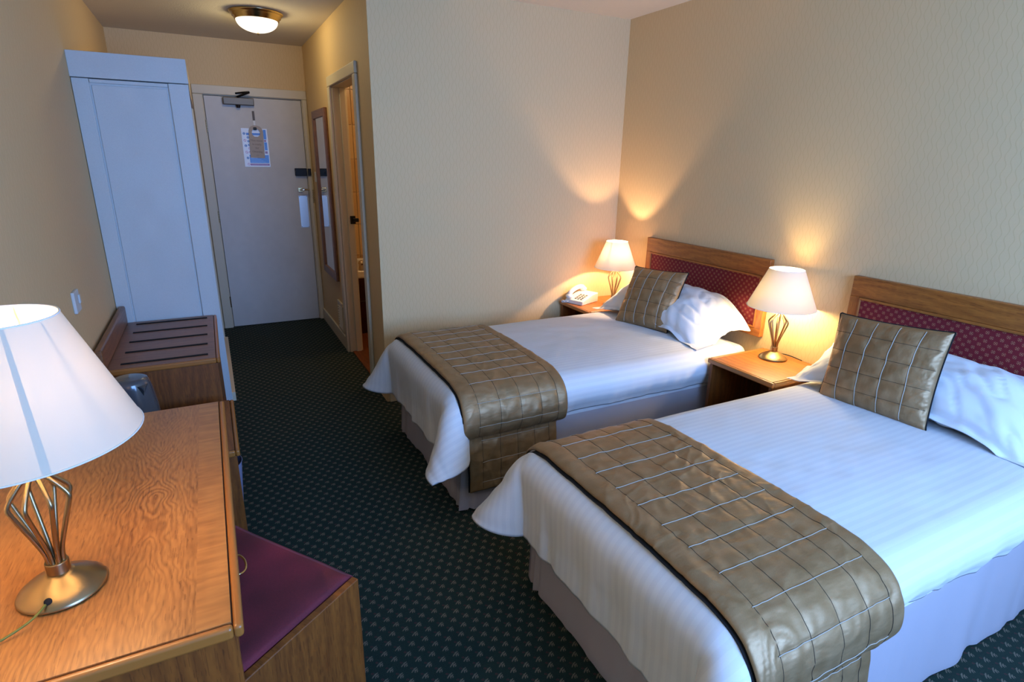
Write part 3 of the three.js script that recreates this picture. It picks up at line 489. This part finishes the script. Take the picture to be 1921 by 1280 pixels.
// ---------------------------------------------------------------- bedside tables and telephone
for (const [z0, z1, x0, label] of [[1.40, 1.80, -0.43, 'open oak bedside table between the two beds'], [0.02, 0.385, -0.47, 'open oak bedside table in the corner under the telephone']]) {
  const g = thing('bedside_table', label, 'bedside table', [0, 0, 0], 0, 'oak bedside tables');
  mouldedTop(g, x0, -0.016, 0.56, z0, z1, ['l', 'f', 'n'], M.oakWarm); openCabinet(g, x0, -0.016, 0.56, z0, z1, 0.26, -1);
}
{
  const p = thing('telephone', 'cream corded push button telephone on the corner bedside table', 'telephone', [-0.345, 0.5612, 0.115], 0.35);
  // local: x across, z towards the user end
  const s = new THREE.Shape(); s.moveTo(-0.09, 0); s.lineTo(0.09, 0); s.lineTo(0.09, 0.055); s.lineTo(0.03, 0.05); s.lineTo(-0.09, 0.018); s.closePath();
  const bg = new THREE.ExtrudeGeometry(s, { depth: 0.14, bevelEnabled: true, bevelSize: 0.004, bevelThickness: 0.004, bevelSegments: 3 }); bg.translate(0, 0.004, -0.07);
  const body = mesh('phone_base', uvM(bg), M.plastic, p, [0, 0, 0]);
  const slope = Math.atan2(0.032, 0.12);
  for (let i = 0; i < 4; i++) for (let j = 0; j < 3; j++) { const kx = -0.065 + i * 0.021; mesh('key', bx(-0.005, 0.005, 0, 0.005, -0.007, 0.007, 0.0015), M.plasticDark, p, [kx, 0.027 + (kx + 0.09) * 0.267, -0.005 + j * 0.024], [0, 0, slope]); }
  mesh('label_strip', bx(-0.012, 0.012, 0, 0.002, -0.03, 0.03, 0.0005), M.shadeTrim, p, [0.045, 0.058, 0.025], [0, 0, 0.08]);
  mesh('handset', tube([[-0.085, 0.045, -0.05], [-0.07, 0.07, -0.05], [0, 0.095, -0.05], [0.07, 0.09, -0.05], [0.088, 0.075, -0.05]], 0.017, 40, 14), M.plastic, p);
  mesh('earpiece', new THREE.SphereGeometry(0.026, 20, 14).scale(1, 0.75, 1), M.plastic, p, [-0.082, 0.045, -0.05]); mesh('mouthpiece', new THREE.SphereGeometry(0.026, 20, 14).scale(1, 0.7, 1), M.plastic, p, [0.082, 0.075, -0.05]);
  const c = []; for (let k = 0; k <= 60; k++) { const t = k / 60, a = t * 50; c.push([-0.095 - 0.035 * t, 0.011 + 0.007 * Math.sin(a), -0.045 - 0.03 * t + 0.007 * Math.cos(a)]); }
  mesh('coiled_cord', tube(c, 0.0025, 220, 6), M.white, p);
}

// ---------------------------------------------------------------- headboards
for (const [z0, z1, label] of [[0.395, 1.377, 'wooden headboard with red patterned panel behind the far bed'], [1.829, 2.811, 'wooden headboard with red patterned panel behind the near bed']]) {
  const g = thing('headboard', label, 'headboard', [0, 0, 0], 0, 'matching headboards');
  const y0 = 0.612, y1 = 1.04, a = 0.042, t = 0.092, b = 0.045, X = -0.034;
  mesh('frame', merge([bx(X, -0.002, y1 - t, y1, z0, z1, 0.004, 'z'), bx(X, -0.002, y0, y0 + b, z0, z1, 0.004, 'z'), bx(X, -0.002, y0 + b, y1 - t, z0, z0 + a, 0.002, 'y'), bx(X, -0.002, y0 + b, y1 - t, z1 - a, z1, 0.002, 'y')]), M.oakWarm, g);
  for (const [q, ax] of [[bx(X - 0.004, X + 0.008, y1 - t - 0.012, y1 - t, z0 + a, z1 - a, 0.004, 'z'), 'z'], [bx(X - 0.004, X + 0.008, y0 + b, y0 + b + 0.01, z0 + a, z1 - a, 0.004, 'z')], [bx(X - 0.004, X + 0.008, y0 + b, y1 - t, z0 + a, z0 + a + 0.01, 0.004, 'y')], [bx(X - 0.004, X + 0.008, y0 + b, y1 - t, z1 - a - 0.01, z1 - a, 0.004, 'y')]]) mesh('panel_bead', q, M.oakWarm, g);
  mesh('upholstered_panel', bx(-0.03, -0.012, y0 + b + 0.003, y1 - t - 0.003, z0 + a + 0.003, z1 - a - 0.003, 0.006, 'z'), M.redWeave, g);
}

// ---------------------------------------------------------------- beds
const YT = 0.57, R0 = 0.075;
const arc = d => d < R0 * Math.PI / 2 ? [R0 * Math.sin(d / R0), R0 * (1 - Math.cos(d / R0))] : [R0, R0 + d - R0 * Math.PI / 2];
function makeBed(zc, xf, seed, L, nearLong) {
  const hw = 0.455, xh = -0.05, rnd = rng(seed), side = L.which;
  const bed = thing('divan_bed', L.bed, 'bed', [0, 0, zc], 0, 'single divan beds');
  mesh('base', bx(xf + 0.05, xh, 0.03, 0.30, -hw + 0.02, hw - 0.02, 0.02), M.valance, bed);
  mesh('mattress', bx(xf + 0.03, xh, 0.302, YT - 0.012, -hw, hw, 0.05), M.sheetPlain, bed);
  // valance: pleated cloth round near side, foot and far side
  const w = hw + 0.0, path = []; const add = (x0, z0, x1, z1, n, nx, nz) => { for (let i = 0; i < n; i++) { const t = i / n; path.push([x0 + (x1 - x0) * t, z0 + (z1 - z0) * t, nx, nz, t]); } };
  add(xh, w, xf + 0.03, w, 120, 0, 1); add(xf + 0.03, w, xf + 0.03, -w, 70, -1, 0); add(xf + 0.03, -w, xh, -w, 60, 0, -1);
  mesh('valance', sheet(path.length - 1, 12, (s, t) => {
    const k = Math.min(path.length - 1, Math.round(s * (path.length - 1))), p = path[k], d = 1 - t, cd = Math.min(Math.hypot(p[0] - xf - 0.03, p[1] - w), Math.hypot(p[0] - xf - 0.03, p[1] + w));
    const pleat = cd < 0.07 ? 0.012 * Math.cos(cd * 130) * d : 0, f = (0.008 * vn(k * 0.13, 0, seed) + 0.005 * vn(k * 0.4, 0, seed + 1)) * d + 0.012 * d + pleat;
    return [p[0] + p[2] * f, 0.012 + t * 0.36, p[1] + p[3] * f];
  }, 0.004, (s, t) => [s * 4.5, t * 0.36]), M.valance, bed);

  // duvet
  const X0 = -0.17, HW = 0.475, W0 = HW - R0, L0 = X0 - (xf - 0.03) - R0, OF = 0.35, nu = 170, nv = 170;
  const dv = (s, t) => {
    const u = s * (L0 + OF), grow = sstep(L0 - 0.10, L0 + 0.05, u), os = (0.215 + 0.11 * grow), v = (2 * t - 1) * (W0 + os), av = Math.abs(v), sg = Math.sign(v) || 1;
    const du = Math.max(0, u - L0), dd = Math.max(0, av - W0), rr = Math.hypot(du, dd), rho = rr < 0.3 ? rr : 0.3 + 0.125 * Math.tanh((rr - 0.3) / 0.125), phi = Math.atan2(dd, du);
    let [out, down] = arc(rho);
    const hangd = Math.max(0, rho - R0);
    let fl = Math.pow(Math.max(0, Math.sin(2 * phi)), 1.2) * 0.6 * sstep(0, 0.06, Math.min(du, dd));
    out += hangd * Math.sin(fl); down -= hangd * (1 - Math.cos(fl));
    // folds in the hanging cloth
    const along = du > 0 && dd === 0 ? v : u * 1.3, hg = sstep(0.03, 0.3, rho);
    const fold = hg * (0.011 * vn(along * 9 + seed, 0.3, seed + 3) + 0.006 * vn(along * 22, rho * 3, seed + 4) + 0.0015 * vn(along * 40, rho * 8, seed + 9));
    out += fold + 0.014 * Math.sin(Math.min(1, rho / 0.24) * Math.PI) * (1 - grow * 0.5);
    if (dd > 0 && grow < 1) out -= (1 - grow) * 0.02 * sstep(0.14, 0.215, dd);
    const cu = rho > 0 ? Math.cos(phi) : 0, cv = rho > 0 ? Math.sin(phi) : 0;
    const puff = 0.012 * (1 - Math.min(1, (av / W0)) ** 4) * sstep(0, 0.12, u) + 0.0035 * vn(u * 5, v * 6, seed + 5) + 0.0016 * vn(u * 14, v * 16, seed + 6);
    return [X0 - Math.min(u, L0) - out * cu, YT - down + puff * (rho > 0 ? Math.exp(-rho / 0.05) : 1), sg * (Math.min(av, W0) + out * cv)];
  };
  const duvet = mesh(numbered('duvet'), sheet(nu, nv, dv, 0.011, (s, t) => [s * (L0 + OF), t * 1.25]), M.linen, null, [0, 0, zc]);
  tag(duvet, L.duvet, 'duvet', 'white duvets');

  // quilted runner
  const RX0 = xf + 0.006, RX1 = xf + 0.515, NEAR = nearLong;
  const sec = new THREE.CatmullRomCurve3([[-0.50, 0.24], [-0.502, 0.36], [-0.505, 0.46], [-0.49, 0.52], [-0.455, 0.568], [-0.39, 0.592], [-0.2, 0.602], [0, 0.604], [0.2, 0.602], [0.39, 0.592], [0.46, 0.566], [0.503, 0.515], [0.516, 0.46], [0.512, 0.42], [0.497, 0.392], [0.482, 0.38], [0.480, 0.362], [0.488, 0.31], [0.494, 0.2], [0.496, NEAR]].map(p => new THREE.Vector3(0, p[1], p[0])), false, 'centripetal');
  sec.arcLengthDivisions = 600; const SL = sec.getLength(), RW = RX1 - RX0;
  const pts = []; for (let i = 0; i <= 600; i++) { const p = sec.getPointAt(i / 600), tg = sec.getTangentAt(i / 600); pts.push([p.z, p.y, -tg.y, tg.z]); }   // z, y and the outward normal (z, y)
  const secAt = t => { const f = Math.min(599.999, Math.max(0, t * 600)), i = Math.floor(f), k = f - i; return pts[i].map((a, n) => a + (pts[i + 1][n] - a) * k); };
  const cell = 0.098, nC = Math.floor((SL - 0.04) / cell), c0 = (SL - nC * cell) / 2;
  const stitchX = [0.075, 0.175, 0.275, 0.375, RW - 0.048];
  const surf = (lift, ex) => (s, t) => {
    const a = -ex + s * (RW + 2 * ex), l = -ex + t * (SL + 2 * ex), [z, y, nz, ny] = secAt(l / SL);
    // distance to nearest stitch line
    let dx = 1; for (const q of stitchX) dx = Math.min(dx, Math.abs(a - q)); let dl = Math.abs(((l - c0) / cell) - Math.round((l - c0) / cell)) * cell;
    if (a < 0.055 || a > RW - 0.035) dl = 1;
    const e = Math.min(a + ex, RW + ex - a, l + ex, SL + ex - l);
    const q = (1 - Math.exp(-Math.min(dx, dl) / 0.014)), puck = 0.0022 * vn(l * 55, a * 9, seed + 11) * Math.exp(-dx / 0.03) + 0.0018 * vn(l * 26 + a * 20, a * 34, seed + 12) + 0.003 * (1 - Math.abs(vn(l * 17 + 2 * vn(a * 12, l * 6, seed + 15), a * 9 + l * 4, seed + 14))) ** 3;
    const h = lift + 0.0034 * q * (1 - Math.exp(-Math.max(0, e) / 0.004)) + puck;
    const x = RX0 + a, fx = x - (xf - 0.03 + R0), drop = fx < 0 ? R0 - Math.sqrt(Math.max(0, R0 * R0 - Math.min(R0 * 0.98, -fx) ** 2)) : 0;
    const lowset = sstep(0.40, 0.37, y) * (z > 0 ? 1 : 0), onTop = sstep(0.35, 0.5, y) ;
    return [x + lowset * 0.07 * (0.5 - a / RW), y + h * ny - drop * onTop, z + h * nz];
  };
  const rg = thing('bed_runner', L.runner, 'bed runner', [0, 0, zc], 0, 'taupe satin bed runners');
  mesh('quilted_satin', sheet(84, 300, surf(0.006, 0), 0.005, (s, t) => [t * SL, s * RW]), M.satin, rg);
  mesh('black_backing', sheet(8, 120, (s, t) => { const p = surf(0, 0.005)(s, t); return p; }, 0.004), M.black, rg);
  // pintucks: pale raised tucks across the runner
  for (let k = 0; k <= nC; k++) {
    const l = c0 + k * cell, P = []; for (let i = 0; i <= 24; i++) { const a = 0.07 + (RW - 0.07 - 0.05) * i / 24, p = surf(0.0078, 0)(a / RW, l / SL); P.push([p[0], p[1], p[2] + 0.0008 * vn(i * 0.9, k, seed + 13)]); }
    mesh('pintuck', tube(P, 0.0011, 48, 6), M.satinPale, rg);
  }
  for (const a of stitchX) { const P = []; for (let i = 0; i <= 200; i++) { const p = surf(0.0066, 0)(a / RW, 0.005 + 0.99 * i / 200); P.push(p); } mesh('stitch_line', tube(P, 0.0009, 400, 4), M.stitch, rg); }

  // pillows
  const pillow = (len, wid, th, sd, flange, tilt, cy, sag) => {   // tilted back on the headboard, settled on the bed
    const f = (up) => (s, t) => {
      const a = 2 * s - 1, b = 2 * t - 1, A = Math.min(1, Math.abs(a) / (1 - flange / len * 2)), B = Math.min(1, Math.abs(b) / (1 - flange / wid * 2));
      let h = th / 2 * Math.pow(Math.max(0, 1 - A ** 3), 0.5) * Math.pow(Math.max(0, 1 - B ** 2.6), 0.5);
      const pin = 1 - 0.05 * (1 - b * b) * Math.abs(a) ** 3, pin2 = 1 - 0.06 * (1 - a * a) * Math.abs(b) ** 3, z = a * len / 2 * pin, x = b * wid / 2 * pin2;
      h += 0.007 * vn(a * 4 + sd, b * 3, sd) * Math.min(1, h / 0.03) + 0.0035 * vn(a * 12 + 3 * b, b * 6, sd + 1) * Math.min(1, h / 0.01);
      const crease = 0.008 * (1 - Math.abs(vn(a * 8 + b * 2, b * 3 + 5, sd + 6))) ** 4 * Math.min(1, h / 0.02);
      const wav = 0.008 * vn(a * 9, b * 9, sd + 2) * (1 - Math.min(1, h / 0.02)), y = (up ? h - crease : -h * 0.7) + wav + (up ? 0.0015 : -0.0015);
      const X = x * Math.cos(tilt) - y * Math.sin(tilt), droop = -sag * (z < 0 ? 0.45 : 0.9) * Math.max(0, Math.abs(z) - 0.2) ** 2 * (1 + 0.3 * vn(a * 2, b * 2, sd + 4));
      let Y = x * Math.sin(tilt) + y * Math.cos(tilt) + droop, lim = YT + 0.019 - cy + (up ? 0.003 : 0);
      if (Math.abs(zc) && Y < lim) Y = lim + 0.12 * (Y - lim) * (Math.abs(z) > 0.43 ? 1 : 0);
      return [X, Y, z];
    };
    const g1 = sheet(90, 60, (s, t) => f(true)(s, 1 - t), 0, (s, t) => [s * len, t * wid]), g2 = sheet(90, 60, f(false), 0, (s, t) => [s * len, t * wid]);
    return merge([g1, g2]);
  };
  const P1 = thing('pillow', L.pillowLow, 'pillow', [L.px + 0.02, 0.640, zc + L.pz], 0, 'white pillows');
  mesh('pillowcase', pillow(0.84, L.pw - 0.09, 0.09, seed + 20, 0.012, 0.2, 0.640, 0.6), M.sheetPlain, P1);
  const P2 = thing('pillow', L.pillowTop, 'pillow', [L.px, 0.715, zc + L.pz], 0, 'white pillows');
  mesh('pillowcase', pillow(0.95, L.pw, 0.17, seed + 30, 0.03, L.pt, 0.715, 2.0), M.sheetPlain, P2);

  // quilted cushion: local x = width, y = height, z = thickness
  const CWd = L.cw, CHt = L.ch, cg = thing('cushion', L.cushion, 'cushion', L.cpos, 0, 'quilted taupe cushions'); cg.rotation.set(L.crot[0], L.crot[1], L.crot[2], 'YXZ');
  const sx = [-0.3, -0.1, 0.1, 0.3].map(q => q * CWd * 1.0), sy = [-0.3, -0.1, 0.1, 0.3].map(q => q * CHt);
  const cf = (sgn, quilt) => (s, t) => {
    const a = 2 * s - 1, b = 2 * t - 1, X = a * CWd / 2 * (1 - 0.045 * (1 - b * b) * Math.abs(a) ** 3), Y = b * CHt / 2 * (1 - 0.045 * (1 - a * a) * Math.abs(b) ** 3);
    let h = 0.062 * Math.pow(Math.max(0, 1 - Math.abs(a) ** 2.2), 0.6) * Math.pow(Math.max(0, 1 - Math.abs(b) ** 2.2), 0.6);
    let d = 1; for (const q of sx) d = Math.min(d, Math.abs(a * CWd / 2 - q)); for (const q of sy) d = Math.min(d, Math.abs(b * CHt / 2 - q));
    const e = Math.min(1 - Math.abs(a), 1 - Math.abs(b)) * CWd / 2;
    if (quilt) h += 0.006 * (1 - Math.exp(-d / 0.012)) * Math.min(1, e / 0.02) + 0.003 * vn(a * 7, b * 7, seed + 40) * Math.min(1, e / 0.02) + 0.0028 * vn(a * 26, b * 26, seed + 41) * Math.exp(-e / 0.03) * Math.min(1, e / 0.008);
    return [X, Y, sgn * (h + 0.001)];
  };
  mesh('front_cover', sheet(90, 90, (s, t) => cf(1, true)(1 - s, t), 0.003, (s, t) => [s * CWd, t * CHt]), M.satin, cg);
  mesh('back_cover', sheet(40, 40, cf(-1, false), 0.003, (s, t) => [s * CWd, t * CHt]), M.black, cg);
  for (const q of sx) { const P = []; for (let i = 0; i <= 40; i++) { const p = cf(1, true)((q / (CWd / 2) + 1) / 2, 0.03 + 0.94 * i / 40); P.push([p[0] + 0.003 * vn(i * 0.22, q * 10, seed + 42), p[1], p[2] + 0.0022]); } mesh('pintuck', tube(P, 0.0017, 60, 6), M.satinPale, cg); }
  for (const q of sy) { const P = []; for (let i = 0; i <= 40; i++) P.push(cf(1, true)(0.02 + 0.96 * i / 40, (q / (CHt / 2) + 1) / 2)); mesh('stitch_line', tube(P, 0.0010, 80, 5), M.stitch, cg); }
  const rim = []; for (let i = 0; i < 80; i++) { const k = i / 80 * 4, e = Math.floor(k), f = k - e, [s, t] = [[f, 0], [1, f], [1 - f, 1], [0, 1 - f]][e]; const p = cf(1, false)(s, t); rim.push([p[0], p[1], 0]); }
  mesh('piping', tube(rim, 0.003, 240, 6, true), M.black, cg);
}
makeBed(0.886, -1.80, 11, {
  bed: 'far single divan bed with white mattress and grey valance', duvet: 'white striped duvet spread over the far bed', runner: 'quilted taupe satin runner across the foot of the far bed',
  pillowLow: 'lower white pillow of the stack on the far bed', pillowTop: 'upper white pillow of the stack on the far bed', cushion: 'quilted taupe cushion leaning on the far bed pillows',
  pz: -0.03, px: -0.245, pw: 0.43, pt: 0.42, cw: 0.375, ch: 0.37, cpos: [-0.362, 0.748, 0.85], crot: [-0.5, -Math.PI / 2 + 0.2, 0.05]
}, 0.12);
makeBed(2.32, -1.745, 47, {
  bed: 'near single divan bed with white mattress and grey valance', duvet: 'white striped duvet spread over the near bed', runner: 'quilted taupe satin runner across the foot of the near bed',
  pillowLow: 'lower white pillow of the stack on the near bed', pillowTop: 'upper white pillow of the stack on the near bed', cushion: 'quilted taupe cushion leaning on the near bed pillows',
  pz: -0.03, px: -0.205, pw: 0.365, pt: 0.5, cw: 0.425, ch: 0.375, cpos: [-0.338, 0.756, 2.19], crot: [-0.25, -Math.PI / 2, 0.07]
}, 0.10);

renderer.render(scene, camera);
